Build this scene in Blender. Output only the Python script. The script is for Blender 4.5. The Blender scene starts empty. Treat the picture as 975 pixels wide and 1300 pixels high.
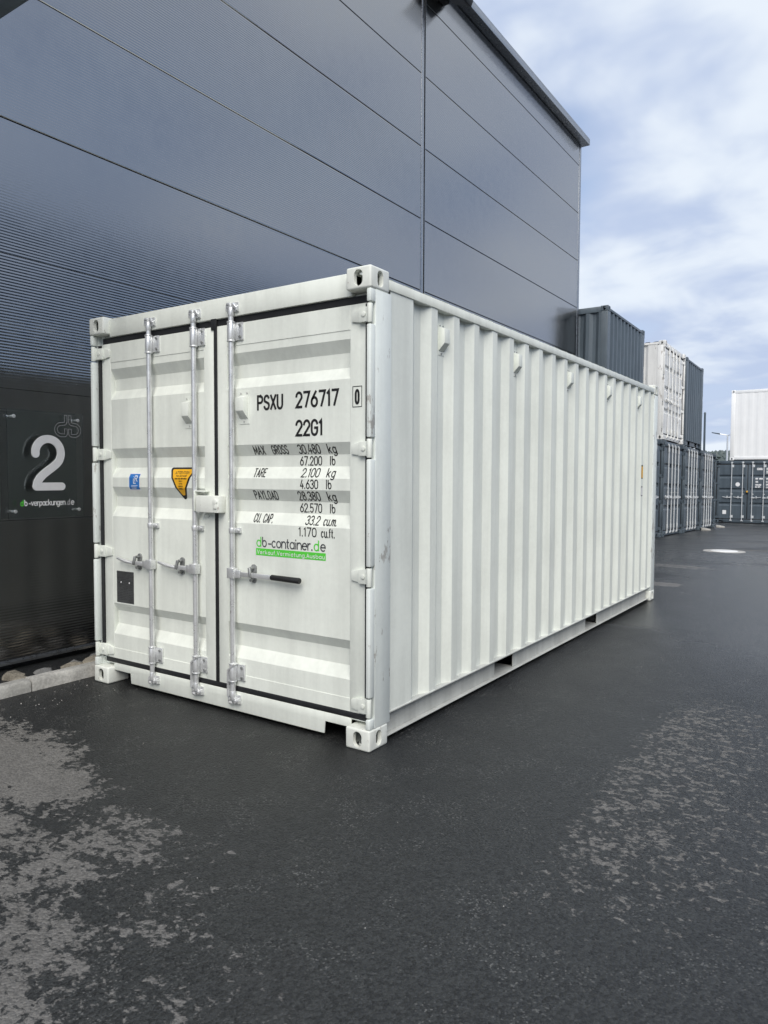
import bpy, bmesh, math, random
from mathutils import Vector, Matrix
random.seed(7)
R = math.radians
sc = bpy.context.scene
col = sc.collection

# ------------------------------------------------------------------ camera
cam_d = bpy.data.cameras.new('camera'); cam = bpy.data.objects.new('camera', cam_d); col.objects.link(cam)
CP = Vector((4.645, -3.135, 1.484)); yaw, pitch, roll = -0.59416, -0.04838, 0.003946
fw = Vector((math.sin(yaw)*math.cos(pitch), math.cos(yaw)*math.cos(pitch), math.sin(pitch)))
rt = fw.cross(Vector((0, 0, 1))).normalized(); up = rt.cross(fw)
r2 = rt*math.cos(roll)+up*math.sin(roll); u2 = -rt*math.sin(roll)+up*math.cos(roll)
m = Matrix.Identity(4)
for i in range(3):
    m[i][0] = r2[i]; m[i][1] = u2[i]; m[i][2] = -fw[i]; m[i][3] = CP[i]
cam.matrix_world = m
cam_d.sensor_fit = 'VERTICAL'; cam_d.sensor_height = 36; cam_d.sensor_width = 27
cam_d.lens = 922.13/1300*36; cam_d.clip_start = 0.05; cam_d.clip_end = 4000
sc.camera = cam

# ------------------------------------------------------------------ node expression helper
class X:
    def __init__(s, nt, sock): s.nt = nt; s.s = sock
    def _m(s, op, *o):
        n = s.nt.nodes.new('ShaderNodeMath'); n.operation = op
        for i, v in enumerate((s,)+o):
            if isinstance(v, X): s.nt.links.new(v.s, n.inputs[i])
            else: n.inputs[i].default_value = v
        return X(s.nt, n.outputs[0])
    def __add__(s, o): return s._m('ADD', o)
    def __sub__(s, o): return s._m('SUBTRACT', o)
    def __mul__(s, o): return s._m('MULTIPLY', o)
    def __truediv__(s, o): return s._m('DIVIDE', o)
    def pw(s, o): return s._m('POWER', o)
    def mx(s, o): return s._m('MAXIMUM', o)
    def mn(s, o): return s._m('MINIMUM', o)
    def ab(s): return s._m('ABSOLUTE')
    def sm(s, a, b, lo=0.0, hi=1.0):
        n = s.nt.nodes.new('ShaderNodeMapRange'); n.interpolation_type = 'SMOOTHSTEP'
        for i, v in enumerate((s, a, b, lo, hi)):
            if isinstance(v, X): s.nt.links.new(v.s, n.inputs[i])
            else: n.inputs[i].default_value = v
        return X(s.nt, n.outputs[0])
def noise(nt, vec, scale, detail=4, rough=.5, dist=0):
    n = nt.nodes.new('ShaderNodeTexNoise'); n.inputs['Scale'].default_value = scale
    n.inputs['Detail'].default_value = detail; n.inputs['Roughness'].default_value = rough; n.inputs['Distortion'].default_value = dist
    nt.links.new(vec, n.inputs['Vector']); return X(nt, n.outputs[0])
def voronoi(nt, vec, scale, out='Distance'):
    n = nt.nodes.new('ShaderNodeTexVoronoi'); n.inputs['Scale'].default_value = scale
    nt.links.new(vec, n.inputs['Vector']); return X(nt, n.outputs[out])
def mixc(nt, f, a, b):
    n = nt.nodes.new('ShaderNodeMix'); n.data_type = 'RGBA'
    if isinstance(f, X): nt.links.new(f.s, n.inputs[0])
    else: n.inputs[0].default_value = f
    for k, v in ((6, a), (7, b)):
        if isinstance(v, X): nt.links.new(v.s, n.inputs[k])
        else: n.inputs[k].default_value = (*v, 1)
    return X(nt, n.outputs[2])
def scaled(nt, vec, s):
    n = nt.nodes.new('ShaderNodeVectorMath'); n.operation = 'MULTIPLY'; n.inputs[1].default_value = s
    nt.links.new(vec, n.inputs[0]); return n.outputs[0]
def comb(nt, a, b, c):
    n = nt.nodes.new('ShaderNodeCombineXYZ')
    for i, v in enumerate((a, b, c)):
        if isinstance(v, X): nt.links.new(v.s, n.inputs[i])
        else: n.inputs[i].default_value = v
    return n.outputs[0]

# ------------------------------------------------------------------ world, sun, exposure
TO_SUN = Vector((0.46, -0.62, 0.80)).normalized()
w = bpy.data.worlds.new('World'); sc.world = w; w.use_nodes = True
nt = w.node_tree; nt.nodes.clear()
sky = nt.nodes.new('ShaderNodeTexSky'); sky.sky_type = 'NISHITA'; sky.sun_disc = False
sky.sun_elevation = math.asin(TO_SUN.z); sky.sun_rotation = math.atan2(TO_SUN.x, TO_SUN.y)
sky.air_density = 1.0; sky.dust_density = 1.0
bg1 = nt.nodes.new('ShaderNodeBackground'); bg1.inputs[1].default_value = 0.08
nt.links.new(sky.outputs[0], bg1.inputs[0])
tc = nt.nodes.new('ShaderNodeTexCoord'); sp = nt.nodes.new('ShaderNodeSeparateXYZ'); nt.links.new(tc.outputs['Generated'], sp.inputs[0])
dx, dy, dz = (X(nt, sp.outputs[i]) for i in range(3))
zz = dz.mx(0.0)+0.22
cv = comb(nt, dx/zz, dy/zz, 1.3)
c1 = noise(nt, cv, 1.3, 4, .45, .3); c2 = noise(nt, cv, 3.4, 4, .48, .2); c3 = noise(nt, cv, 0.55, 2, .5)
cover = (c1*.7+c3*.5+(c2-.5)*.30).sm(.47, .64, .35, .985).mx(dz.sm(.10, .42, .93, 0.0))
shade = (c2*.62+c1*.55).sm(.535, .725)
ccol = mixc(nt, shade, (.240, .284, .378), (.375, .408, .450))
bg2 = nt.nodes.new('ShaderNodeBackground'); bg2.inputs[1].default_value = 1.0
nt.links.new(ccol.s, bg2.inputs[0])
mxs = nt.nodes.new('ShaderNodeMixShader'); nt.links.new(cover.s, mxs.inputs[0])
nt.links.new(bg1.outputs[0], mxs.inputs[1]); nt.links.new(bg2.outputs[0], mxs.inputs[2])
wo = nt.nodes.new('ShaderNodeOutputWorld'); nt.links.new(mxs.outputs[0], wo.inputs[0])
sd = bpy.data.lights.new('sun', 'SUN'); so = bpy.data.objects.new('sun', sd); col.objects.link(so)
sd.energy = 1.5; sd.angle = R(48); sd.color = (1.0, .955, .875)
so.rotation_euler = TO_SUN.to_track_quat('Z', 'Y').to_euler(); so.location = (0, -10, 30)
vs = sc.view_settings; vs.view_transform = 'Standard'; vs.look = 'None'; vs.gamma = 1; vs.use_curve_mapping = False
vs.exposure = 1.14

# ------------------------------------------------------------------ materials
def new_mat(name):
    mt = bpy.data.materials.new(name); mt.use_nodes = True
    b = mt.node_tree.nodes['Principled BSDF']
    return mt, mt.node_tree, b
def pos(nt):
    return nt.nodes.new('ShaderNodeNewGeometry').outputs['Position']
def objc(nt):
    return nt.nodes.new('ShaderNodeTexCoord').outputs['Object']
def bump(nt, b, h, strength=.3, dist=.01):
    n = nt.nodes.new('ShaderNodeBump'); n.inputs['Strength'].default_value = strength; n.inputs['Distance'].default_value = dist
    nt.links.new(h.s, n.inputs['Height']); nt.links.new(n.outputs[0], b.inputs['Normal'])
def mat(name, c, rough=.5, metal=0.0, var=.06, scale=3.0, bmp=0, bscale=60, spec=.5, coat=0):
    mt, nt, b = new_mat(name); v = pos(nt)
    n = noise(nt, v, scale, 5, .6); n2 = noise(nt, v, scale*9, 4, .6)
    k = n*.6+n2*.4
    lo = tuple(max(0, x*(1-var*2)) for x in c); hi = tuple(min(1, x*(1+var)) for x in c)
    nt.links.new(mixc(nt, k.sm(.3, .7), lo, hi).s, b.inputs['Base Color'])
    nt.links.new((n2.sm(.3, .7, max(.02, rough-.06), min(1, rough+.08))).s, b.inputs['Roughness'])
    b.inputs['Metallic'].default_value = metal
    b.inputs['Specular IOR Level'].default_value = spec
    b.inputs['Coat Weight'].default_value = coat
    if bmp: bump(nt, b, noise(nt, v, bscale, 3, .6), bmp, .004)
    return mt
M = {}
def paint(name, c, rough, scuff=(0, 0), streak=.05):
    """painted container steel: faint rain streaks, grime, optional worn spots"""
    mt, nt, b = new_mat(name); v = pos(nt)
    st = noise(nt, scaled(nt, v, (9, 9, .7)), 1.0, 5, .6); bl = noise(nt, v, 2.2, 4, .6); fine = noise(nt, v, 38, 4, .65)
    k = st*.5+bl*.35+fine*.15
    base = mixc(nt, k.sm(.34, .66), tuple(x*(1-streak*2.2) for x in c), tuple(min(1, x*(1+streak*.5)) for x in c))
    if scuff[0]:
        s1 = noise(nt, scaled(nt, v, (1, 1, .35)), scuff[1], 5, .7); s2 = noise(nt, v, 3.1, 3, .5)
        base = mixc(nt, (s1+(s2-.5)*.45).sm(.61, .66, 0, scuff[0]), base, (.17, .12, .085))
    nt.links.new(base.s, b.inputs['Base Color'])
    nt.links.new(fine.sm(.3, .7, rough-.05, rough+.1).s, b.inputs['Roughness'])
    bump(nt, b, bl*.7+fine*.06, .28, .012)
    M[name] = mt; return mt
paint('white_paint', (.80, .83, .765), .42, (0, 0), .065)
paint('white_worn', (.80, .82, .76), .45, (.75, 30), .08)
paint('white_post', (.79, .835, .80), .40, (.5, 20), .06)
paint('rail_grey', (.52, .53, .50), .5, (0, 0), .10)
paint('far_white', (.80, .80, .78), .45, (.5, 9), .07)
paint('clean_white', (.90, .90, .89), .4, (0, 0), .03)
paint('slate_paint', (.085, .110, .132), .38, (0, 0), .12)
M['gasket'] = mat('gasket', (.012, .013, .015), .55, 0, .2)
M['black'] = mat('black', (.015, .015, .016), .5, 0, .2, bmp=.3, bscale=180)
M['ink'] = mat('ink', (.012, .012, .013), .5, 0, .15)
M['ink_white'] = mat('ink_white', (.80, .80, .80), .5, 0, .03)
M['ink_grey'] = mat('ink_grey', (.075, .08, .085), .5, 0, .05)
M['green'] = mat('green', (.10, .62, .055), .45, 0, .04)
M['yellow'] = mat('yellow', (.83, .43, .015), .45, 0, .06)
M['blue'] = mat('blue', (.02, .17, .52), .4, 0, .06)
M['plate'] = mat('plate', (.085, .088, .09), .45, .3, .15, 8)
M['concrete'] = mat('concrete', (.45, .44, .41), .85, 0, .22, 6, .7, 120)
M['emblem_grey'] = mat('emblem_grey', (.42, .42, .43), .45, 0, .05)
M['zinc_white'] = mat('zinc_white', (.62, .64, .65), .45, .2, .05)
M['hole'] = mat('hole', (.02, .02, .02), .8)
def galv():
    mt, nt, b = new_mat('galvanised'); v = pos(nt)
    vo = voronoi(nt, v, 160, 'Color'); n = noise(nt, v, 14, 4, .6)
    g = X(nt, vo.s)._m('MULTIPLY', 1.0)
    nt.links.new(mixc(nt, (g*.25+n*.75).sm(.2, .8), (.66, .67, .67), (.80, .81, .81)).s, b.inputs['Base Color'])
    b.inputs['Metallic'].default_value = .6
    nt.links.new(n.sm(.3, .7, .26, .40).s, b.inputs['Roughness'])
    bump(nt, b, n, .15, .002); M['galvanised'] = mt
galv()
M['cast'] = mat('cast', (.33, .34, .335), .5, .6, .25, 20, .3, 150)
def cladding():
    mt, nt, b = new_mat('cladding'); v = pos(nt)
    n = noise(nt, scaled(nt, v, (1, .35, 1)), .5, 3, .5); f = noise(nt, v, 7, 5, .65)
    nt.links.new(mixc(nt, (n*.6+f*.4).sm(.3, .7), (.325, .324, .326), (.35, .349, .351)).s, b.inputs['Base Color'])
    b.inputs['Metallic'].default_value = 1.0
    nt.links.new(f.sm(.3, .7, .13, .18).s, b.inputs['Roughness'])
    bump(nt, b, noise(nt, scaled(nt, v, (1, .5, 1.6)), 1.1, 3, .5), .012, .03)
    M['cladding'] = mt
cladding()
M['trim'] = mat('trim', (.32, .335, .355), .3, .95, .05)
M['joint'] = mat('joint', (.012, .014, .017), .7)
M['roofing'] = mat('roofing', (.10, .10, .10), .9)
def asphalt():
    mt, nt, b = new_mat('asphalt'); v = pos(nt)
    s = nt.nodes.new('ShaderNodeSeparateXYZ'); nt.links.new(v, s.inputs[0]); x, y = X(nt, s.outputs[0]), X(nt, s.outputs[1])
    n1 = noise(nt, v, 1.5, 4, .55); n2 = noise(nt, scaled(nt, v, (1, 1.25, 1)), 27, 6, .66, .3); n3 = noise(nt, v, 5, 4, .6)
    n0 = noise(nt, v, .45, 3, .5)
    # drying area in front of the door end
    q = (x-.3).mx(0.0)
    d = (q*q*-.11-.72)-y+(n1-.5)*.75+(n3-.5)*.4+x.sm(1.6, 2.3, 0.0, .16)
    dens = d.sm(-.16, .42)*(x.sm(1.30, 2.0, 1.0, .50)*(noise(nt, scaled(nt, v, (1, 1.2, 1)), 2.6, 3, .5).sm(.36, .60, .55, 1.12).mx(x.sm(1.0, 1.6, 1.05, 0.0))))+d.sm(.35, 1.3)*.15
    # drying speckle beside the long side
    xx = x+(n1-.5)*.5
    d2 = xx.sm(3.46, 3.70)*y.sm(-1.5, -.3)*y.sm(1.7, 2.7, 1, 0)*xx.sm(3.75, 4.6, 1.0, .62)*.45
    d5 = (y-1.2).ab().sm(0, .4, 1, 0)*(x-2.95).ab().sm(0, .5, 1, 0)*.22
    # dry streaks far down the yard
    far = y.sm(5.5, 8.0)
    stk = noise(nt, scaled(nt, v, (.30, .85, 1)), 1.0, 5, .65, .6)
    d3 = far*stk.sm(.52, .68)*.72
    d4 = (y-7.42).ab().sm(.1, .28, 1, 0)*(x-2.0).ab().sm(.3, .62, 1, 0)
    den = dens.mx(d2).mx(d3).mx(d4).mx(d5)
    n3m = n2*.62+noise(nt, scaled(nt, v, (1, 1.3, 1)), 11, 4, .6, .3)*.38
    thr = den*-.40+.70
    dry = (n3m-thr).sm(-.018, .03)
    damp = (dens*.5+.0+n1*.6).sm(.35, .9)
    ag = voronoi(nt, v, 95, 'Color'); agd = voronoi(nt, v, 95); fine = noise(nt, v, 130, 4, .7)
    fleck = voronoi(nt, v, 170, 'Color').sm(.81, .83)*noise(nt, v, 4, 3, .6).sm(.42, .66)
    wet = mixc(nt, (ag*.4+fine*.6).sm(.28, .72), (.0035, .004, .0045), (.034, .0365, .0365))
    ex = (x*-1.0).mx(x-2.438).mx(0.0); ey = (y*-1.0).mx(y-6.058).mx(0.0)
    shade_fade = ((ex*ex+ey*ey).pw(.5)+(n1-.5)*.9).sm(.1, 1.7)
    wet = mixc(nt, shade_fade*.9, mixc(nt, .55, wet, (.005, .0053, .0056)), wet)  # wetter tone plus occlusion shade painted into the colour around the container footprint
    wet = mixc(nt, fleck*.5, wet, (.20, .20, .19))
    wet = mixc(nt, damp*.5, wet, (.040, .040, .039))
    dryc = mixc(nt, (ag*.4+fine*.25+n3*.35).sm(.2, .8), (.085, .082, .077), (.185, .178, .167))
    chips = (X(nt, noise(nt, v, 23, 2, .5).s)).sm(.80, .815)
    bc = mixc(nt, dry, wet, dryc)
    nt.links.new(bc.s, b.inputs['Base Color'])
    pud = n0.sm(.36, .50)*y.sm(2.0, 4.5)*y.sm(10, 14, 1, .4)
    rw = (pud*-.27+.45)+(n1-.5)*.18
    rgh = rw+dry*.38
    nt.links.new(rgh.s, b.inputs['Roughness'])
    h = agd*-.5+fine*.5+n2*.25
    hn = nt.nodes.new('ShaderNodeBump'); hn.inputs['Distance'].default_value = .011
    nt.links.new(h.s, hn.inputs['Height']); nt.links.new((dry*.2+.75-pud*.3).s, hn.inputs['Strength'])
    nt.links.new(hn.outputs[0], b.inputs['Normal'])
    M['asphalt'] = mt
asphalt()
def glassm():
    mt, nt, b = new_mat('acrylic'); v = pos(nt)
    n = noise(nt, v, 30, 3, .5)
    nt.links.new(n.sm(.3, .7, .02, .06).s, b.inputs['Roughness'])
    b.inputs['Base Color'].default_value = (.9, .95, .95, 1); b.inputs['Transmission Weight'].default_value = 1; b.inputs['IOR'].default_value = 1.47
    M['acrylic'] = mt
glassm()
def leafm(name, a, c):
    mt, nt, b = new_mat(name); v = pos(nt)
    nt.links.new(mixc(nt, noise(nt, v, 2.5, 3, .6).sm(.3, .7), a, c).s, b.inputs['Base Color'])
    b.inputs['Roughness'].default_value = .6; M[name] = mt
leafm('leaf', (.09, .12, .02), (.20, .20, .03))
leafm('wood', (.055, .075, .07), (.095, .115, .105))
M['bark'] = mat('bark', (.08, .06, .045), .9)
M['stone'] = mat('stone', (.25, .225, .18), .85, 0, .3, 9, .6, 90)
M['stone_grey'] = mat('stone_grey', (.17, .17, .165), .85, 0, .3, 9, .6, 90)

# ------------------------------------------------------------------ mesh builder
class MB:
    def __init__(s): s.v = []; s.f = []
    def add(s, vs, fs):
        o = len(s.v); s.v += [tuple(p) for p in vs]; s.f += [tuple(i+o for i in f) for f in fs]; return s
    def box(s, x0, x1, y0, y1, z0, z1):
        return s.add([(x0, y0, z0), (x1, y0, z0), (x1, y1, z0), (x0, y1, z0), (x0, y0, z1), (x1, y0, z1), (x1, y1, z1), (x0, y1, z1)],
                     [(0, 3, 2, 1), (4, 5, 6, 7), (0, 1, 5, 4), (1, 2, 6, 5), (2, 3, 7, 6), (3, 0, 4, 7)])
    def cyl(s, p0, p1, r0, r1=None, n=14):
        r1 = r0 if r1 is None else r1; p0, p1 = Vector(p0), Vector(p1); d = (p1-p0).normalized()
        a = d.orthogonal().normalized(); b = d.cross(a)
        vs = [p+(a*math.cos(t*2*math.pi/n)+b*math.sin(t*2*math.pi/n))*r for p, r in ((p0, r0), (p1, r1)) for t in range(n)]
        return s.add(vs, [(i, (i+1) % n, n+(i+1) % n, n+i) for i in range(n)]+[tuple(range(n-1, -1, -1)), tuple(range(n, 2*n))])
    def prism(s, poly, o, a, b, d):
        """poly (u,v) -> o+u*a+v*b, extruded by vector d"""
        o, a, b, d = map(Vector, (o, a, b, d)); n = len(poly)
        vs = [o+a*u+b*v for u, v in poly]+[o+a*u+b*v+d for u, v in poly]
        return s.add(vs, [tuple(range(n-1, -1, -1)), tuple(range(n, 2*n))]+[(i, (i+1) % n, n+(i+1) % n, n+i) for i in range(n)])
    def strip(s, pts, d):
        """open profile extruded by d (a sheet)"""
        d = Vector(d); n = len(pts); pts = [Vector(p) for p in pts]
        return s.add(pts+[p+d for p in pts], [(i, i+1, n+i+1, n+i) for i in range(n-1)])
    def build(s, name, m, parent=None, bevel=0, seg=2, smooth=35, fixn=True):
        me = bpy.data.meshes.new(name); me.from_pydata(s.v, [], s.f)
        if bevel or fixn:
            bm = bmesh.new(); bm.from_mesh(me)
            if fixn: bmesh.ops.recalc_face_normals(bm, faces=bm.faces)
            if bevel:
                es = [e for e in bm.edges if len(e.link_faces) == 2 and e.calc_face_angle(0) > R(40)]
                bmesh.ops.bevel(bm, geom=es, offset=bevel, segments=seg, profile=.5, affect='EDGES', clamp_overlap=True)
            bm.to_mesh(me); bm.free()
        if smooth:
            for p in me.polygons: p.use_smooth = True
            me.set_sharp_from_angle(angle=R(smooth))
        me.materials.append(M[m] if isinstance(m, str) else m)
        o = bpy.data.objects.new(name, me); col.objects.link(o)
        if parent: o.parent = parent
        return o
def tag(o, label=None, cat=None, group=None, kind=None):
    if label: o['label'] = label
    if cat: o['category'] = cat
    if group: o['group'] = group
    if kind: o['kind'] = kind
    return o
def empty(name, mw=None):
    o = bpy.data.objects.new(name, None); col.objects.link(o); o.empty_display_size = .2
    if mw is not None: o.matrix_world = mw
    return o
def copy_tree(o, parent=None):
    c = o.copy(); col.objects.link(c)
    if parent: c.parent = parent
    for ch in list(o.children): copy_tree(ch, c)
    return c

# ------------------------------------------------------------------ stroke lettering
def arc(cx, cy, rx, ry, a0, a1, n=9):
    return [(cx+rx*math.cos(R(a0+(a1-a0)*i/n)), cy+ry*math.sin(R(a0+(a1-a0)*i/n))) for i in range(n+1)]
def loop(cx, cy, rx, ry, n=16): return arc(cx, cy, rx, ry, 90, 450, n)
OV = arc(.5, .7, .5, .3, 180, 0)+arc(.5, .3, .5, .3, 0, -180)
OV = OV+[OV[0]]
def bowl(cx=.5): return loop(.5, .33, .5, .33, 18)
G = {
 '0': (1, [OV]), 'O': (1, [OV]), '1': (.45, [[(.0, .82), (.7, 1), (.7, 0)]]),
 '2': (1, [arc(.5, .7, .5, .3, 175, -15)+[(0, 0), (1, 0)]]),
 '3': (1, [arc(.48, .75, .48, .25, 160, -80)+arc(.48, .27, .52, .27, 80, -160)]),
 '4': (1, [[(.55, 1), (0, .28), (1, .28)], [(.74, .55), (.74, 0)]]),
 '5': (1, [[(.95, 1), (.08, 1), (.05, .52)]+arc(.5, .31, .5, .31, 125, -150)]),
 '6': (1, [[(.78, 1), (.14, .52)]+arc(.5, .3, .5, .3, 150, 510, 18)]),
 '7': (1, [[(0, 1), (1, 1), (.36, 0)]]),
 '8': (1, [loop(.5, .76, .42, .24), loop(.5, .27, .5, .27)]),
 '9': (1, [[(.22, 0), (.86, .48)]+arc(.5, .7, .5, .3, -30, 330, 18)]),
 'A': (1, [[(0, 0), (.5, 1), (1, 0)], [(.17, .32), (.83, .32)]]),
 'B': (1, [[(0, 0), (0, 1), (.6, 1)]+arc(.6, .76, .35, .24, 90, -90)+[(0, .52)], arc(.6, .26, .4, .26, 90, -90)+[(0, 0)]]),
 'C': (1, [arc(.5, .7, .5, .3, 10, 180)+arc(.5, .3, .5, .3, 180, 350)]),
 'D': (1, [[(0, 0), (0, 1), (.45, 1)]+arc(.45, .68, .55, .32, 90, 0)+arc(.45, .32, .55, .32, 0, -90)+[(0, 0)]]),
 'E': (.9, [[(1, 1), (0, 1), (0, 0), (1, 0)], [(0, .53), (.8, .53)]]),
 'G': (1, [arc(.5, .7, .5, .3, 10, 180)+arc(.5, .3, .5, .3, 180, 355)+[(1, .48), (.55, .48)]]),
 'H': (1, [[(0, 0), (0, 1)], [(1, 0), (1, 1)], [(0, .52), (1, .52)]]),
 'I': (.25, [[(.5, 0), (.5, 1)]]), 'L': (.9, [[(0, 1), (0, 0), (1, 0)]]),
 'M': (1.2, [[(0, 0), (0, 1), (.5, .2), (1, 1), (1, 0)]]), 'N': (1, [[(0, 0), (0, 1), (1, 0), (1, 1)]]),
 'P': (1, [[(0, 0), (0, 1), (.55, 1)]+arc(.55, .75, .45, .25, 90, -90)+[(0, .5)]]),
 'R': (1, [[(0, 0), (0, 1), (.55, 1)]+arc(.55, .75, .45, .25, 90, -90)+[(0, .5)], [(.5, .5), (1, 0)]]),
 'S': (1, [arc(.5, .74, .46, .26, 20, 200)+[(.1, .6), (.9, .42)]+arc(.5, .27, .5, .27, 20, -165)]),
 'T': (1, [[(0, 1), (1, 1)], [(.5, 1), (.5, 0)]]),
 'U': (1, [[(0, 1)]+arc(.5, .3, .5, .3, 180, 360)+[(1, 1)]]), 'V': (1, [[(0, 1), (.5, 0), (1, 1)]]),
 'W': (1.25, [[(0, 1), (.25, 0), (.5, .7), (.75, 0), (1, 1)]]),
 'X': (1, [[(0, 0), (1, 1)], [(0, 1), (1, 0)]]), 'Y': (1, [[(0, 1), (.5, .5), (1, 1)], [(.5, .5), (.5, 0)]]),
 'a': (.9, [bowl(), [(1, .66), (1, 0)]]), 'b': (.9, [bowl(), [(0, 1), (0, .33)]]), 'd': (.9, [bowl(), [(1, 1), (1, 0)]]),
 'c': (.8, [arc(.5, .33, .5, .33, 45, 315, 14)]), 'e': (.9, [[(0, .35), (1, .35)]+arc(.5, .33, .5, .33, 0, 310, 16)]),
 'f': (.5, [[(.35, 0), (.35, .8)]+arc(.8, .8, .45, .2, 180, 80, 5), [(0, .62), (.9, .62)]]),
 'g': (.9, [bowl(), [(1, .66), (1, -.08)]+arc(.5, -.08, .5, .22, 0, -150, 8)]),
 'i': (.2, [[(.5, 0), (.5, .64)], [(.5, .86), (.5, .95)]]), 'k': (.85, [[(0, 0), (0, 1)], [(.9, .64), (.05, .25)], [(.3, .38), (1, 0)]]),
 'l': (.25, [[(.5, 0), (.5, 1)]]),
 'm': (1.4, [[(0, 0), (0, .66)], [(0, .42)]+arc(.25, .42, .25, .24, 180, 0, 8)+[(.5, 0)], [(.5, .42)]+arc(.75, .42, .25, .24, 180, 0, 8)+[(1, 0)]]),
 'n': (.85, [[(0, 0), (0, .66)], arc(.5, .34, .5, .32, 180, 0, 10)+[(1, 0)]]),
 'o': (.9, [bowl()]), 'p': (.9, [bowl(), [(0, .6), (0, -.3)]]), 'r': (.55, [[(0, 0), (0, .66)], arc(.75, .34, .7, .32, 175, 75, 6)]),
 's': (.75, [arc(.5, .49, .42, .16, 30, 210, 8)+arc(.5, .165, .46, .165, 45, -150, 8)]),
 't': (.5, [[(.35, .92), (.35, .2)]+arc(.75, .2, .4, .2, 180, 280, 5), [(0, .64), (.9, .64)]]),
 'u': (.85, [[(0, .66)]+arc(.5, .32, .5, .32, 180, 360, 10)+[(1, .66)], [(1, .66), (1, 0)]]),
 'v': (.85, [[(0, .66), (.5, 0), (1, .66)]]), '-': (.6, [[(0, .33), (1, .33)]]), '.': (.16, [[(.5, -.03), (.5, .08)]]), ' ': (.7, [])}
def ribbon(mb, pts, wdt, fn, lift=0.0, step=.012, cap=True):
    """flat stroke of width wdt along 2D pts, laid on surface fn(u, v, lift)"""
    P = [Vector(p) for p in pts]
    closed = (P[0]-P[-1]).length < 1e-6 and len(P) > 3
    Q = []
    for a, b in zip(P[:-1], P[1:]):
        n = max(1, int((b-a).length/step))
        Q += [a.lerp(b, i/n) for i in range(n)]
    if not closed:
        Q.append(P[-1])
        if cap:
            d0 = (Q[0]-Q[1]).normalized(); d1 = (Q[-1]-Q[-2]).normalized()
            Q[0] = Q[0]+d0*wdt*.3; Q[-1] = Q[-1]+d1*wdt*.3
    n = len(Q); L = []; Rr = []
    for i in range(n):
        a = Q[i-1] if (i > 0 or closed) else None; b = Q[(i+1) % n] if (i < n-1 or closed) else None
        if a is None: t = (b-Q[i]).normalized(); k = 1
        elif b is None: t = (Q[i]-a).normalized(); k = 1
        else:
            t1 = (Q[i]-a).normalized(); t2 = (b-Q[i]).normalized(); t = t1+t2
            t = t.normalized() if t.length > .05 else t1
            k = 1/max(.55, t.dot(t1))
        nn = Vector((-t.y, t.x))*wdt*.5*k
        L.append(Q[i]+nn); Rr.append(Q[i]-nn)
    vs = [fn(p.x, p.y, lift) for p in L]+[fn(p.x, p.y, lift) for p in Rr]
    fs = [(i, (i+1) % n, n+(i+1) % n, n+i) for i in range(n if closed else n-1)]
    mb.add(vs, fs)
def text(mb, s, u0, u1, v0, h, sw, fn, gap=.28, lift=.0012, step=.012):
    """string s fitted between u0 and u1, baseline v0, cap height h"""
    tot = sum(G[c][0] for c in s)+gap*(len(s)-1); k = (u1-u0-sw)/tot; u = u0+sw/2
    for c in s:
        wd, strokes = G[c]
        for j, st in enumerate(strokes):
            ribbon(mb, [(u+x*wd*k, v0+sw/2+y*(h-sw)) for x, y in st], sw, fn, lift+.0004*j, step)
        u += (wd+gap)*k

# ================================================================== SETTING
def zg(y): return 0.0 if y < 12.4 else -.021*(min(y, 45)-12.4)
mb = MB()
xs_ = [-900, -40, -10, 10, 40, 900]; ys_ = [-900, -40, -6, 0, 6, 12.4, 20, 45, 200, 1800]
vs_ = [(x, y, zg(y)) for y in ys_ for x in xs_]; nx = len(xs_)
mb.add(vs_, [(j*nx+i, j*nx+i+1, (j+1)*nx+i+1, (j+1)*nx+i) for j in range(len(ys_)-1) for i in range(nx-1)])
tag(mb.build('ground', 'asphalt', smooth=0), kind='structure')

# far wooded hill
mb = MB(); nX, nY = 90, 12; vv = []
rr = random.Random(3)
for j in range(nY):
    t = j/(nY-1)
    for i in range(nX):
        x = -420+i*7.0; y = 420+t*180
        z = -3+(20.5+4.5*math.sin(x*.012+.9)+1.6*math.sin(x*.05))*math.sin(min(1, t*1.25)*math.pi/2)+rr.uniform(-.8, .8)*t
        vv.append((x+rr.uniform(-2, 2), y, z))
mb.add(vv, [(j*nX+i, j*nX+i+1, (j+1)*nX+i+1, (j+1)*nX+i) for j in range(nY-1) for i in range(nX-1)])
tag(mb.build('hill', 'wood'), kind='structure')
mb = MB()
for k in range(2600):     # tree heads along the hill
    x = rr.uniform(-170, 40); t = rr.random()**.7; y = 424+t*176
    z = -3+(20.5+4.5*math.sin(x*.012+.9)+1.6*math.sin(x*.05))*math.sin(min(1, t*1.25)*math.pi/2)
    r = rr.uniform(1.0, 2.1); n = 5
    a0 = rr.random()*6
    ring = [(x+r*math.cos(a0+q*2*math.pi/n), y+r*math.sin(a0+q*2*math.pi/n), z+r*rr.uniform(.3, .8)) for q in range(n)]
    mb.add([(x, y, z+r*rr.uniform(1.2, 1.9))]+ring+[(x, y, z-1)], [(0, 1+q, 1+(q+1) % n) for q in range(n)]+[(n+1, 1+(q+1) % n, 1+q) for q in range(n)])
tag(mb.build('forest', 'wood', smooth=0), 'far wooded ridge along the hill behind the container yard', 'forest', kind='stuff')

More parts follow.
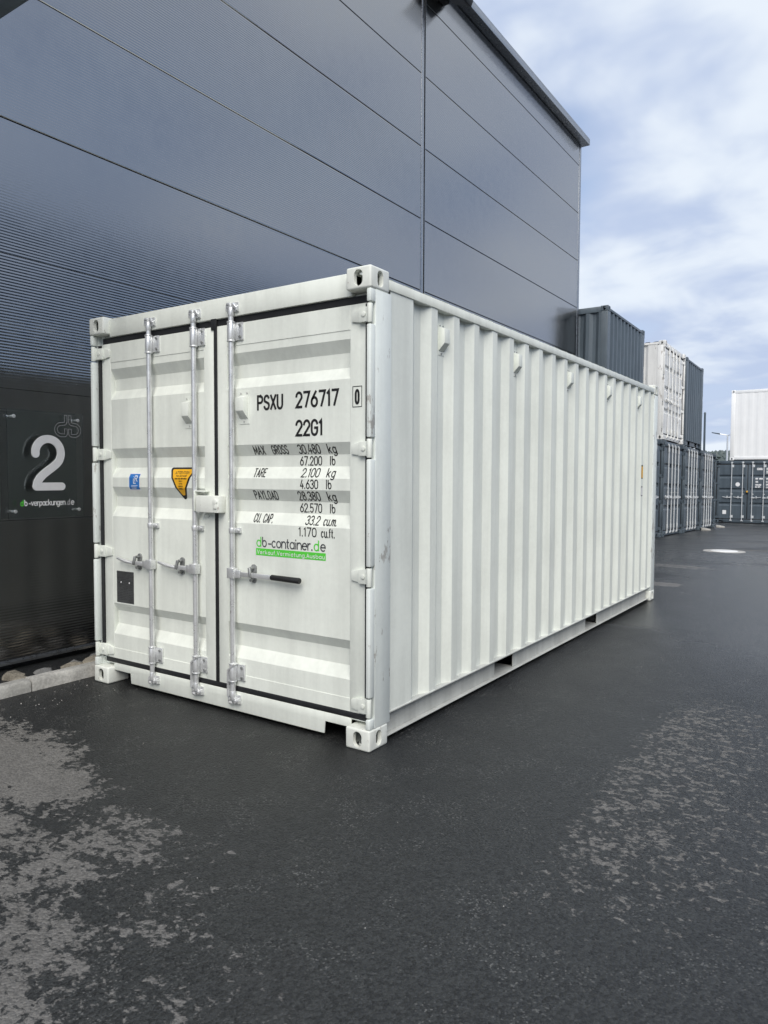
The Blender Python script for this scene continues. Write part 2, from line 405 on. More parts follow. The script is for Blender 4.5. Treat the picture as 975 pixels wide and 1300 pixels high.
# ------------------------------------------------------------------ hall with ribbed cladding
WX = -0.8; YE = 12.43
hall = empty('warehouse_hall', Matrix.Translation((WX, 5, 0)))
tag(hall, 'large anthracite hall clad in finely ribbed horizontal metal panels, behind the white container', 'building')
hall_inv = hall.matrix_world.inverted()
def hpart(mb, name, m, **k):
    mb.v = [tuple(hall_inv @ Vector(p)) for p in mb.v]
    return mb.build(name, m, hall, **k)
hpart(MB().box(-16, WX-.07, -9, YE-.05, .02, 8.56), 'wall_core', 'joint')
def panel_profile(z0, z1, lo=.005, hi=.005):
    """micro-ribbed face between two joints, 25 mm pitch"""
    pts = [(WX-.068, z0), (WX-.001-lo, z0), (WX-.001, z0+lo)]
    n = int(round((z1-z0-lo*2-hi*2)/.0225)); p = (z1-z0-lo*2-hi*2)/n; z = z0+lo*2
    for i in range(n):
        pts += [(WX-.0009, z), (WX, z+p*.45), (WX, z+p*.55)]
        z += p
    pts += [(WX-.001, z1-hi), (WX-.001-hi, z1), (WX-.068, z1)]
    return pts
JZ = [.075]+[1.14+k for k in range(8)]+[8.60]
pcache = {}
for r in range(len(JZ)-1):
    for (ya, yb) in ((-9, -2.4), (-2.39, 5.815), (5.94, YE-.115)):
        tight = lambda z_: z_ < 3.5
        g0, g1 = (.0008 if tight(JZ[r]) else .0035), (.0008 if tight(JZ[r+1]) else .0035)
        key = (round(JZ[r+1]-JZ[r], 3), ya, g0, g1)
        if key not in pcache:
            pr = panel_profile(JZ[r]+g0, JZ[r+1]-g1, *(.0014 if g_ < .002 else .005 for g_ in (g0, g1)))
            q = MB().strip([(x, ya, z) for x, z in pr], (0, yb-ya, 0))
            q.v = [(x-WX, y-ya, z-JZ[r]) for x, y, z in q.v]
            o = q.build('panel', 'cladding', hall, smooth=0); pcache[key] = o
        else:
            o = pcache[key].copy(); col.objects.link(o)
        o.location = (0, ya-5, JZ[r])
hpart(MB().box(WX-.06, WX+.004, 5.822, 5.893, .06, 8.6), 'seam_cover', 'trim', bevel=.004)
hpart(MB().box(WX-.06, WX+.003, 5.925, 5.936, .06, 8.6), 'seam_edge', 'trim')
hpart(MB().box(WX-.06, WX+.005, YE-.108, YE, .06, 8.6).box(WX-.6, WX-.06, YE-.04, YE, .06, 8.6), 'corner_trim', 'trim', bevel=.003)
hpart(MB().box(WX-.5, WX+.15, -9, YE+.12, 8.61, 8.74), 'coping', 'trim', bevel=.006)
hpart(MB().prism([(0, 0), (.035, -.012), (.035, -.03), (.03, -.03), (.03, -.016), (0, -.005)], (WX+.001, -9, .075), (1, 0, 0), (0, 0, 1), (0, YE+9, 0)), 'drip_rail', 'trim')
hpart(MB().box(WX-.3, WX-.04, -9, YE-.05, -.1, .07), 'plinth', 'joint')
hpart(MB().box(-15.9, WX-.5, -9, YE, 8.5, 8.6), 'roof', 'roofing')

# hall on the other side of the yard (seen only as the dark band mirrored in the cladding)
OX = 17.5
opp = empty('opposite_hall', Matrix.Translation((OX, 0, 0)))
tag(opp, 'dark anthracite hall facing the ribbed one from across the yard', 'building')
MB().box(.10, 14, -26, 27, -.3, 6.5).build('wall_core', 'joint', opp)
q = MB()
oproto = None
for r in range(6):
    for k in range(5):
        if oproto is None: o = oproto = MB().box(0, .098, .01, 10.58, .012, 1.068).build('panel', 'slate_paint', opp, bevel=.006)
        else: o = oproto.copy(); col.objects.link(o)
        o.location = (0, -26+k*10.6, .02+r*1.08)
MB().box(-.16, .5, -26.1, 27.1, 6.505, 6.70).build('coping', 'slate_paint', opp, bevel=.01)
for y_ in (-16, 4, 16):
    g_ = MB().box(-.05, -.004, y_, y_+4, .0, 4.2).build('gate_frame', 'black', opp)
    for k in range(7): MB().box(-.075, -.052, y_+.12, y_+3.88, .03+k*.58, .59+k*.58).build('gate_panel', 'slate_paint', g_, bevel=.006)

# canopy above the entrance bay
can = empty('entrance_canopy', Matrix.Translation((WX, -2.6, 4.45)))
tag(can, 'dark flat canopy jutting from the hall wall above the numbered sign', 'canopy')
MB().box(.006, 1.75, -2.0, 2.105, 0, .26).build('slab', 'slate_paint', can, bevel=.01)
MB().box(1.752, 1.775, -2.0, 2.105, -.02, .28).build('fascia', 'trim', can, bevel=.004)

# floodlight high on the wall
fl = empty('wall_floodlight', Matrix.Translation((WX, 6.36, 8.42)))
tag(fl, 'small dark floodlight fixed under the coping beside the vertical wall seam', 'lamp')
MB().box(.004, .10, -.07, .07, -.06, .06).build('bracket', 'black', fl, bevel=.006)
a = R(25)
hb = MB().box(-.16, .16, -.24, .24, -.045, .045); hb.v = [(.24+x*math.cos(a)+z*math.sin(a), y, .0-x*math.sin(a)+z*math.cos(a)) for x, y, z in hb.v]
hb.build('housing', 'black', fl, bevel=.008)
lb = MB().box(-.14, .14, -.21, .21, -.049, -.044); lb.v = [(.24+x*math.cos(a)+z*math.sin(a), y, .0-x*math.sin(a)+z*math.cos(a)) for x, y, z in lb.v]
lb.build('lens', 'plate', fl)

# kerb and stone bed along the wall
kerb = empty('kerb'); tag(kerb, kind='structure')
y = -8.4
kproto = None
while y < 12.5:
    if kproto is None:
        o = kproto = MB().prism([(-.112, -.1), (-.112, .062), (-.125, .083), (-.205, .083), (-.205, -.1)], (0, 0, 0), (1, 0, 0), (0, 0, 1), (0, .992, 0)).build('kerb_stone', 'concrete', kerb, bevel=.004)
    else:
        o = kproto.copy(); col.objects.link(o)
    o.location = (random.uniform(-.003, .003), y, random.uniform(-.003, .003)); y += 1.0
tag(MB().box(-.80, -.2, -8.4, 12.4, -.2, -.055).build('planting_bed', 'stone_grey'), kind='structure')
def rock(r, seed, flat=.62):
    q = random.Random(seed); bm = bmesh.new()
    bmesh.ops.create_icosphere(bm, subdivisions=2, radius=1)
    planes = [(Vector((q.gauss(0, 1), q.gauss(0, 1), q.gauss(0, 1))).normalized(), q.uniform(.5, .85)) for _ in range(9)]
    for v in bm.verts:
        for n, d in planes:
            e = v.co.dot(n)-d
            if e > 0: v.co -= n*e
        v.co = Vector((v.co.x*q.uniform(1, 1.04), v.co.y*1.25, v.co.z*flat))*r
    zmin = min(v.co.z for v in bm.verts)
    me = bpy.data.meshes.new('stone'); 
    for v in bm.verts: v.co.z -= zmin
    bm.to_mesh(me); bm.free(); return me
rk = [rock(.085, s, .55+.1*(s % 3)) for s in range(6)]
for i, me in enumerate(rk): me.materials.append(M['stone' if i % 3 else 'stone_grey'])
spots = [(-.30, -.70, .9, 1), (-.28, -.50, .95, 4), (-.33, -.36, 1.15, 2), (-.46, -.55, 1.0, 0), (-.52, -.30, 1.1, 1), (-.36, -.17, .8, 3), (-.30, -.02, 1.0, 5), (-.50, -.08, 1.0, 3),
         (-.42, .12, 1.15, 4), (-.33, .24, 1.35, 1), (-.58, .22, 1.0, 0), (-.52, .40, 1.2, 3), (-.36, .46, 1.2, 2), (-.62, .55, 1.1, 5), (-.44, .68, 1.2, 0), (-.30, -.93, 1.0, 2), (-.50, -.85, 1.1, 5)]
for (x, yy, s, k) in spots:
    o = bpy.data.objects.new('stone', rk[k]); col.objects.link(o)
    o.location = (x, yy, -.058); o.rotation_euler = (random.uniform(-.08, .08), random.uniform(-.08, .08), random.uniform(0, 6)); o.scale = (s, s, s)
    tag(o, 'rough broken stone lying in the bed between the concrete kerb and dark wall', 'stone', 'stones in the bed along the hall')
mb = MB()
for k in range(420):
    x = random.uniform(-.77, -.24); yy = random.choice((random.uniform(.8, 12.2), random.uniform(-8, -1.1), random.uniform(-1, .9))); r = random.uniform(.012, .035) if -1 < yy < .9 else random.uniform(.03, .085)
    o8 = [(random.uniform(.6, 1)*sx*r+x, random.uniform(.6, 1)*sy*r*1.2+yy, -.058+(0 if sz < 0 else random.uniform(.6, 1.2)*r)) for sz in (-1, 1) for sx, sy in ((-1, -1), (1, -1), (1, 1), (-1, 1))]
    mb.add(o8, [(0, 3, 2, 1), (4, 5, 6, 7), (0, 1, 5, 4), (1, 2, 6, 5), (2, 3, 7, 6), (3, 0, 4, 7)])
tag(mb.build('gravel', 'stone_grey', smooth=0), 'smaller grey broken stone filling the bed along the hall wall', 'gravel', kind='stuff')

mb = MB()
for k in range(170):      # crumbs of stone on the asphalt
    if k < 70: x, yy, r = random.uniform(-.09, .35), random.uniform(-1.4, .0), random.uniform(.002, .006)
    else: x, yy, r = random.uniform(0, 5.2), random.uniform(-2.6, 4.0), random.uniform(.0015, .0045)
    if 0 < x < 2.45 and yy > -.03: continue
    mb.add([(x+sx*r*random.uniform(.5, 1), yy+sy*r*random.uniform(.5, 1), sz*r*random.uniform(.6, 1)) for sx, sy, sz in ((-1, 0, 0), (0, -1, 0), (1, 0, 0), (0, 1, 0), (0, 0, 1.2))], [(0, 1, 4), (1, 2, 4), (2, 3, 4), (3, 0, 4)])
tag(mb.build('crumbs', 'concrete', smooth=0), 'pale crumbs of stone scattered over the dark asphalt', 'crumbs', kind='stuff')

# acrylic house-number sign
sg = empty('number_sign', Matrix.Translation((WX, .12, 1.57)))
tag(sg, 'clear acrylic sign with a big white number 2, held by studs on the dark wall', 'sign')
SX = .05
MB().box(SX-.004, SX+.004, -.315, .315, -.415, .415).build('pane', 'acrylic', sg, bevel=.0012, seg=1)
for sy_ in (-.265, .265):
    for sz_ in (-.36, .36):
        st = MB().cyl((.001, sy_, sz_), (SX-.005, sy_, sz_), .009).cyl((SX+.0045, sy_, sz_), (SX+.013, sy_, sz_), .014)
        st.build('stud', 'galvanised', sg, bevel=.002)
def sfn(lx):
    return lambda u, v, l: (SX+lx+l, u, v)
# the figure 2 as a raised plate
mb2 = MB()
def solid_ribbon(mb, pts, wdt, x0, x1):
    """raised stroke with round ends: quads along the front, back and both flanks"""
    P = [Vector(p) for p in pts]; n = len(P); T = [(P[min(i+1, n-1)]-P[max(i-1, 0)]).normalized() for i in range(n)]
    rows = []
    for c, t, sg_ in ((P[0], T[0], -1), (P[-1], T[-1], 1)):
        cap = []
        for k in range(7):
            a_ = math.pi/2*k/7 if sg_ > 0 else math.pi/2*(7-k)/7
            cap.append((c+t*sg_*math.sin(a_)*wdt*.5, math.cos(a_)*wdt*.5, t))
        rows.append(cap)
    seq = rows[0]+[(P[i], wdt*.5, T[i]) for i in range(n)]+rows[1][1:]+[(P[-1]+T[-1]*wdt*.498, wdt*.06, T[-1])]
    vs = []
    for c, h_, t in seq:
        nn = Vector((-t.y, t.x))*max(h_, wdt*.06)
        for q_ in (c+nn, c-nn):
            vs += [(x0, q_.x, q_.y), (x1, q_.x, q_.y)]
    fs = []
    for i in range(len(seq)-1):
        a_, b_ = i*4, i*4+4
        fs += [(a_+1, a_+3, b_+3, b_+1), (a_, b_, b_+2, a_+2), (a_, a_+1, b_+1, b_), (a_+2, b_+2, b_+3, a_+3)]
    e = (len(seq)-1)*4
    fs += [(0, 2, 3, 1), (e, e+1, e+3, e+2)]
    mb.add(vs, fs)
hook = arc(.005, .092, .106, .108, 185, -20, 22)+[(.094, .030), (.072, .005), (.040, -.020), (.0, -.048), (-.040, -.078), (-.070, -.108), (-.088, -.138), (-.096, -.172)]
solid_ribbon(mb2, hook, .062, SX+.005, SX+.0165)
solid_ribbon(mb2, [(-.096, -.172), (0, -.172), (.112, -.172)], .062, SX+.005, SX+.016)
mb2.build('number', 'ink_white', sg, smooth=30)
# outlined twin-letter emblem
mbd = MB()
def offs(pts, d):
    P = [Vector(p) for p in pts]; n = len(P); out = []
    for i in range(n):
        t = (P[min(i+1, n-1)]-P[max(i-1, 0)]).normalized(); out.append((P[i].x-t.y*d, P[i].y+t.x*d))
    return out
ctr = [(.018, .085), (.018, .030), (.024, .020), (.05, .015)]+arc(.058, -.030, .045, .045, 85, -85, 10)+[(.04, -.075), (.024, -.073), (.018, -.066), (.018, -.022)]
for sgn in (-1, 1):
    for d in (-.0115, .0115):
        ribbon(mbd, [(.180+sgn*u, .31+v) for u, v in offs(ctr, d)], .0028, sfn(.0045), .0002*(sgn+2)+.00005*(d > 0))
    for e in (0, -1):
        a_, b_ = offs(ctr, -.0115)[e], offs(ctr, .0115)[e]
        ribbon(mbd, [(.180+sgn*a_[0], .31+a_[1]), (.180+sgn*b_[0], .31+b_[1])], .0028, sfn(.0045), .0011+.0001*sgn+.0003*(e == 0))
mbd.build('emblem', 'emblem_grey', sg, smooth=0, fixn=False)
for s_, a_, b_, mt_ in (('d', -.225, -.200, 'green'), ('b', -.194, -.168, 'ink_white'), ('-verpackungen', -.160, .148, 'ink_white'), ('.d', .156, .188, 'emblem_grey'), ('e', .194, .226, 'ink_white')):
    mbt = MB(); text(mbt, s_, a_, b_, -.322, .050, .0068, sfn(.0045), gap=.26, lift=.0006, step=.006)
    mbt.build('lettering', mt_, sg, smooth=0, fixn=False)

# manhole cover
mhz = zg(13.1)
mh = empty('manhole_cover', Matrix.Translation((2.12, 13.05, mhz))); tag(mh, 'round pale manhole cover set in the wet asphalt of the yard', 'manhole cover')
MB().cyl((0, 0, -.05), (0, 0, .008), .40, n=36).build('ring', 'concrete', mh, bevel=.003)
MB().cyl((0, 0, -.03), (0, 0, .014), .26, n=36).build('lid', 'far_white', mh, bevel=.003)

# ================================================================== CONTAINERS
DOORP = [(2.412, 0), (2.277, 0), (2.232, 0), (2.164, .036), (2.083, .036), (2.018, 0), (1.675, 0), (1.608, .036), (1.541, .036), (1.472, 0), (1.407, 0), (1.338, .036), (1.268, .036), (1.198, 0),
         (.578, 0), (.520, .036), (.428, .036), (.357, 0), (.172, 0)]
DOORP2 = [(2.412, 0), (2.30, 0), (2.0, 0), (1.955, .04), (1.90, .04), (1.85, 0), (1.45, 0), (1.405, .04), (1.35, .04), (1.30, 0), (.86, 0), (.815, .04), (.76, .04), (.71, 0), (.172, 0)]
def prof(P, z):
    for (za, da), (zb, db) in zip(P[:-1], P[1:]):
        if zb <= z <= za: return da+(db-da)*(za-z)/(za-zb)
    return 0
def casting_mesh(sx, sy, sz, dirs):
    """hollow rounded corner block, oval holes on the given faces: 'f' -y, 's' +x, 't' +z, 'b' -z"""
    bm = bmesh.new(); bmesh.ops.create_cube(bm, size=1)
    for v in bm.verts: v.co = Vector(((v.co.x+.5)*sx, (v.co.y+.5)*sy, (v.co.z+.5)*sz))
    bmesh.ops.bevel(bm, geom=list(bm.edges), offset=.011, segments=3, profile=.5, affect='EDGES')
    bmesh.ops.recalc_face_normals(bm, faces=bm.faces)
    D = {'f': Vector((0, -1, 0)), 's': Vector((1, 0, 0)), 't': Vector((0, 0, 1)), 'b': Vector((0, 0, -1))}
    for k in dirs:
        f = max((f for f in bm.faces if f.normal.dot(D[k]) > .99), key=lambda f: f.calc_area())
        cs = list(f.verts); N = f.normal.copy(); mid = f.calc_center_median(); bmesh.ops.delete(bm, geom=[f], context='FACES_ONLY')
        V = Vector((0, 0, 1)) if k in 'fs' else Vector((0, 1, 0)); U = V.cross(N)
        hu, hv = {'f': (.029, .043), 's': (.027, .043)}.get(k, (.030, .055)); n = 20; ring = []; inn = []
        for i in range(n):
            t = 2*math.pi*(i+.5)/n; p = mid+U*math.cos(t)*hu+V*(math.sin(t)*hu+(hv-hu)*(1 if math.sin(t) > 0 else -1))
            ring.append(bm.verts.new(p)); inn.append(bm.verts.new(p-N*.026))
        quad = lambda v: int((math.atan2((v.co-mid).dot(V), (v.co-mid).dot(U)) % (2*math.pi))/(math.pi/2)) % 4
        cor = {quad(c): c for c in cs}
        for i in range(n):
            j = (i+1) % n; bm.faces.new((ring[j], ring[i], inn[i], inn[j]))
            ca, cb = cor[quad(ring[i])], cor[quad(ring[j])]
            bm.faces.new((ring[i], ca, ring[j])) if ca is cb else bm.faces.new((ring[i], ca, cb, ring[j]))
    bmesh.ops.recalc_face_normals(bm, faces=bm.faces)
    me = bpy.data.meshes.new('corner_casting'); bm.to_mesh(me); bm.free()
    for p in me.polygons: p.use_smooth = True
    me.set_sharp_from_angle(angle=R(40))
    return me
CAST = {k: casting_mesh(.162, .178, .118, d) for k, d in (('top', 'fst'), ('bottom', 'fsb'))}
# left-hand castings are the mirror image: build them with holes on -x instead
def mirror_mesh(me):
    m2 = me.copy(); bm = bmesh.new(); bm.from_mesh(m2)
    for v in bm.verts: v.co.x = .162-v.co.x
    bmesh.ops.reverse_faces(bm, faces=bm.faces); bm.to_mesh(m2); bm.free()
    for p in m2.polygons: p.use_smooth = True
    m2.set_sharp_from_angle(angle=R(40)); return m2
CASTM = {k: mirror_mesh(v) for k, v in CAST.items()}
cast_cache = {}
def castings(root, W, L, H, mname):
    for zk in ('bottom', 'top'):
        for right in (0, 1):
            for back in (0, 1):
                # a back casting is the front one turned by 180 degrees
                src = (CAST if right != back else CASTM)[zk]
                key = (id(src), mname)
                if key not in cast_cache:
                    me = src.copy(); me.materials.clear(); me.materials.append(M[mname]); cast_cache[key] = me
                o = bpy.data.objects.new('corner_casting', cast_cache[key]); col.objects.link(o); o.parent = root
                z = 0 if zk == 'bottom' else H-.118
                if not back: o.location = ((W-.162) if right else 0, 0, z)
                else:
                    o.rotation_euler = (0, 0, math.pi); o.location = (W if right else .162, L, z)
def corr(t0, t1, first, pitch=.279, d=.036):
    """list of (t, depth) of a pressed wall; 'first' is where a ridge face ends"""
    pts = [(t0, 0)]; t = first
    while t < t1-.10:
        if t > t0+.01:
            for dt, dep in ((0, 0), (.068, d), (.139, d), (.207, 0)):
                if t+dt < t1-.02: pts.append((t+dt, dep))
        t += pitch
    if pts[-1][1] > 0: pts.append((min(t1-.01, pts[-1][0]+.068), 0))
    pts.append((t1, 0)); return pts
def shell(root, W, L, H, pm, wm, rm, end_pitch=.25, end_depth=.045, forks=((1.655, 1.98), (3.66, 4.0)), blind=False, first=.437, cm=None):
    """posts, castings, rails, corrugated walls, roof, floor. Doors at y=0 unless blind."""
    cm = cm or wm
    castings(root, W, L, H, cm)
    zb, zt = .118, H-.118
    for right in (0, 1):
        def mx(x): return x if right else W-x
        def bx(mb, x0, x1, *r): a, b = sorted((mx(x0), mx(x1))); return mb.box(a, b, *r)
        if not blind:
            p = MB(); bx(p, W-.030, W-.002, .052, .2, zb+.0005, zt-.0005); bx(p, W-.066, W-.0302, .082, .2, zb+.0005, zt-.0005)
            p.build('corner_post', wm, root, bevel=.002)
            p = MB(); lip = [zb+.0005]+[v for z_ in (.235, .945, 1.635, 2.345) for v in (z_-.058, z_+.058)]+[zt-.0005]
            for a_, b_ in zip(lip[::2], lip[1::2]): bx(p, W-.030, W-.002, .004, .0525, a_, b_)
            p.build('post_lip', wm, root, bevel=.007)
        else:
            p = MB(); bx(p, W-.15, W-.003, .003, .17, zb, zt)
            p.build('corner_post', wm, root, bevel=.007)
        p = MB(); bx(p, W-.15, W-.003, L-.17, L-.003, zb, zt); p.build('corner_post', wm, root, bevel=.006)
        # side wall
        c = corr(.2, L-.17, first)
        mb = MB().strip([(mx(W-.010-d), y_, .172) for y_, d in c], (0, 0, H-.095-.172))
        mb.build('side_wall', pm, root, smooth=0)
        bx(MB(), W-.064, W-.003, .178, L-.178, H-.097, H-.042).build('top_rail', pm, root, bevel=.004)
        # bottom rail: web behind a lip, bottom flange, fork pockets
        mb = MB(); bx(mb, W-.065, W-.004, .2, L-.17, .164, .173)
        ed = [.178]+[v for f in forks for v in f]+[L-.178]
        for a_, b_ in zip(ed[::2], ed[1::2]): bx(mb, W-.060, W-.052, a_, b_, .034, .1638)
        bx(mb, W-.10, W-.022, .178, L-.178, .026, .0335)
        mb.build('bottom_rail', rm, root, bevel=.0015, seg=1)
    for a_, b_ in forks:
        mb = MB()
        for y_ in (a_-.006, b_): mb.box(.30, W-.30, y_-(.05 if y_ < b_ else -.05), y_-(.05 if y_ < b_ else -.05)+.006, .036, .162)
        mb.box(.10, W-.10, a_-.04, b_+.04, .0255, .033)
        mb.build('fork_pocket', rm, root)
    # roof with pressed steps, floor, far end wall
    n = max(4, int((L-.3)/.21)); pts = [(0, .15, H-.03)]
    for i in range(n):
        y_ = .15+(L-.3)*i/n; p_ = (L-.3)/n
        pts += [(0, y_+p_*.1, H-.03), (0, y_+p_*.3, H-.012), (0, y_+p_*.7, H-.012), (0, y_+p_*.9, H-.03)]
    pts.append((0, L-.15, H-.03))
    MB().strip([(.06, y_, z) for _, y_, z in pts], (W-.12, 0, 0)).build('roof', pm, root, smooth=0)
    MB().box(.06, W-.06, .1, L-.05, .1638, .19).build('floor', 'hole', root)
    def end_wall(y_, sgn):
        c = corr(.15, W-.15, .20, end_pitch, end_depth)
        MB().strip([(x, y_+sgn*(.012+d), .16) for x, d in c], (0, 0, H-.13-.16)).build('end_wall', pm, root, smooth=0)
        mb = MB(); a_, b_ = sorted((y_+sgn*.006, y_+sgn*.07)); mb.box(.162, W-.162, a_, b_, H-.132, H-.012)
        mb.build('end_rail', pm, root, bevel=.005)
        mb = MB(); mb.box(.162, W-.162, a_, b_, .03, .162); mb.build('end_sill', pm, root, bevel=.005)
    end_wall(L, -1)
    if blind: end_wall(0, 1)
    else:
        MB().box(.162, W-.162, .050, .15, H-.136, H-.010).box(.067, .1618, .0865, .15, H-.136, H-.119).box(W-.1618, W-.067, .0865, .15, H-.136, H-.119).build('door_header', pm, root, bevel=.006)
        # sill with two notches
        MB().prism([(.162, .095), (.345, .095), (.352, .024), (W-.352, .024), (W-.345, .095), (W-.162, .095), (W-.162, .146), (.162, .146)], (0, .052, 0), (1, 0, 0), (0, 0, 1), (0, .009, 0)).box(.067, W-.067, .0615, .15, .138, .1455).build('door_sill', pm, root, bevel=.002)

# rods and handles, shared by every door end
def rod(root, x, zs, H, hand, mat_='galvanised', detail=True, grip=False, hl=.37, zh=.888):
    ry = .030; r = .0165
    ht, hb_ = H-.136, .146
    o = MB().cyl((x, ry, .115), (x, ry, H-.095), r, n=16).build('lock_rod', mat_, root)
    for top in (0, 1):
        z0 = (H-.29, H-.175) if top else (.215, .325)
        b = MB().cyl((x, ry, z0[0]), (x, ry, z0[1]), .0235, n=16)
        if detail: b.cyl((x, ry, z0[0]-.004), (x, ry, z0[0]+.006), .026, n=16).cyl((x, ry, z0[1]-.006), (x, ry, z0[1]+.004), .026, n=16)
        b.box(x+.012, x+.080, ry+.016, ry+.030, z0[0]+.005, z0[1]-.003)
        b.build('bearing_bracket', mat_, o, bevel=.003 if detail else 0)
        if detail:
            for zq in (z0[0]+.024, z0[1]-.022): MB().cyl((x+.060, ry+.017, zq), (x+.060, ry+.008, zq), .0085, n=8).build('bolt', 'cast', o)
        # cam and keeper on header / sill
        zc = H-.088 if top else .098; s_ = 1 if top else -1
        k = MB().cyl((x, ry, zc-s_*.055), (x, ry, zc), .019, n=12)
        k.cyl((x-.034, ry+.004, zc+s_*.004), (x+.030, ry+.004, zc+s_*.004), .0135, .011, n=10)
        if detail:
            k.cyl((x-.030, ry-.002, zc+s_*.020), (x-.004, ry-.002, zc+s_*.020), .011, n=10)
            k.cyl((x+.012, ry+.002, zc+s_*.022), (x+.044, ry+.006, zc-s_*.006), .012, n=10)
            k.box(x-.042, x+.050, ry+.010, ry+.0235, zc-.026, zc+.030)
            k.box(x-.040, x-.028, ry-.006, ry+.012, zc-.02, zc+.02)
            k.box(x+.036, x+.048, ry-.004, ry+.012, zc-.022, zc+.012)
        else: k.box(x-.04, x+.045, ry+.008, ry+.023, zc-.026, zc+.030)
        k.build('cam_lock', mat_ if not detail else 'galvanised', o, bevel=.002 if detail else 0)
    for zq in zs:     # guide brackets
        b = MB().cyl((x, ry, zq-.016), (x, ry, zq+.016), .0215, n=14).box(x+.008, x+.052, ry+.014, ry+.032, zq-.016, zq+.016)
        if detail: b.cyl((x+.038, ry+.016, zq), (x+.038, ry+.006, zq), .008, n=8)
        b.build('guide', mat_, o, bevel=.002 if detail else 0)
    if hand:
        h = MB(); hx = lambda d: x+hand*d
        def hb2(d0, d1, y0, y1, z0, z1): a_, b_ = sorted((hx(d0), hx(d1))); h.box(a_, b_, y0, y1, z0, z1)
        hb2(-.024, .030, ry-.026, ry+.020, zh-.032, zh+.032)
        hb2(.026, .075, ry-.016, ry+.002, zh-.026, zh+.022)
        if not grip:
            hb2(.074, .20, ry-.013, ry+.003, zh-.016, zh+.012)
            h.cyl((hx(.195), ry-.006, zh-.002), (hx(.255), ry-.014, zh+.004), .0125, .0135, n=10)
            h.cyl((hx(.252), ry-.014, zh+.004), (hx(hl), ry-.004, zh+.020), .0135, .010, n=10)
        else:
            hb2(.074, .34, ry-.014, ry+.001, zh-.016, zh+.013)
        h.build('handle', 'galvanised' if detail else mat_, o, bevel=.003 if detail else 0)
        if grip: MB().cyl((hx(.33), ry-.008, zh-.001), (hx(hl), ry-.016, zh-.003), .0165, .0175, n=14).build('grip', 'black', o, bevel=.004)
        cx = hx(.155); c = MB()
        c.prism([(cx+.022*math.cos(t*math.pi/6), zh+(.040 if math.sin(t*math.pi/6+.01) > 0 else -.030)+.022*math.sin(t*math.pi/6)) for t in range(12)], (0, ry+.022, 0), (1, 0, 0), (0, 0, 1), (0, .010, 0))
        c.cyl((cx, ry+.023, zh+.040), (cx, ry-.004, zh+.040), .010, n=10)
        c.cyl((cx, ry-.012, zh+.044), (cx-hand*-.012, ry-.018, zh-.014), .011, .009, n=10)
        c.cyl((cx, ry+.023, zh-.034), (cx, ry-.006, zh-.034), .009, n=10)
        c.build('handle_catch', 'cast' if detail else mat_, o, bevel=.002 if detail else 0)
    return o
def hinge(door, right, z, W, m_, detail=True):
    s_ = 1 if right else -1
    def hx(d): return (W-d) if right else d      # d = distance in from the outer side
    b = MB()
    poly = [(hx(.034), z-.040), (hx(.085), z-.040), (hx(.158), z-.028), (hx(.158), z+.022), (hx(.085), z+.040), (hx(.034), z+.040)]
    if not right: poly = poly[::-1]
    b.prism(poly, (0, .046, 0), (1, 0, 0), (0, 0, 1), (0, .0125, 0))
    poly = [(hx(.034), z-.040), (hx(.100), z-.040), (hx(.100), z+.036), (hx(.034), z+.040)]
    if not right: poly = poly[::-1]
    b.prism(poly, (0, .030, 0), (1, 0, 0), (0, 0, 1), (0, .018, 0))
    a_, c_ = sorted((hx(.022), hx(.036))); b.box(a_, c_, .016, .040, z-.042, z+.042)
    b.cyl((hx(.019), .020, z-.050), (hx(.019), .020, z+.050), .0155, n=16)
    b.cyl((hx(.066), .031, z), (hx(.066), .024, z), .014, n=14)
    o = b.build('hinge', m_, door, bevel=.0025 if detail else 0); return o
def door_leaf(root, x0, x1, P, pm, stl, stw):
    """frame of tubes with a pressed panel between them"""
    mb = MB()
    mb.box(x0, x0+stl, .058, .10, .172, 2.412).box(x1-stw, x1, .058, .10, .172, 2.412)
    d = mb.build('door', pm, root, bevel=.004)
    pts = [(x0+stl-.001, .0615+dd, z) for z, dd in P]
    MB().strip(pts, (x1-x0-stl-stw+.002, 0, 0)).build('door_panel', pm, d, smooth=0)
    MB().box(x0+stl, x1-stw, .0585, .062, 2.279, 2.411).build('cross_member', pm, d, bevel=.0012, seg=1)
    MB().box(x0+stl, x1-stw, .0585, .062, .173, .255).build('cross_member', pm, d, bevel=.0012, seg=1)
    return d
def gaskets(root, W, H):
    MB().box(.066, W-.066, .066, .088, 2.405, H-.1365).build('gasket', 'gasket', root)
    MB().box(.066, W-.066, .055, .088, .1465, .181).build('gasket', 'gasket', root, bevel=.004)
    MB().box(.0305, .0615, .050, .081, .182, 2.404).build('gasket', 'gasket', root)
    MB().box(W-.0675, W-.0305, .050, .081, .182, 2.404).build('gasket', 'gasket', root)
    MB().box(W/2-.013, W/2+.013, .052, .085, .182, 2.404).box(W/2-.035, W/2+.012, .050, .064, 2.392, H-.130).build('gasket', 'gasket', root, bevel=.003)

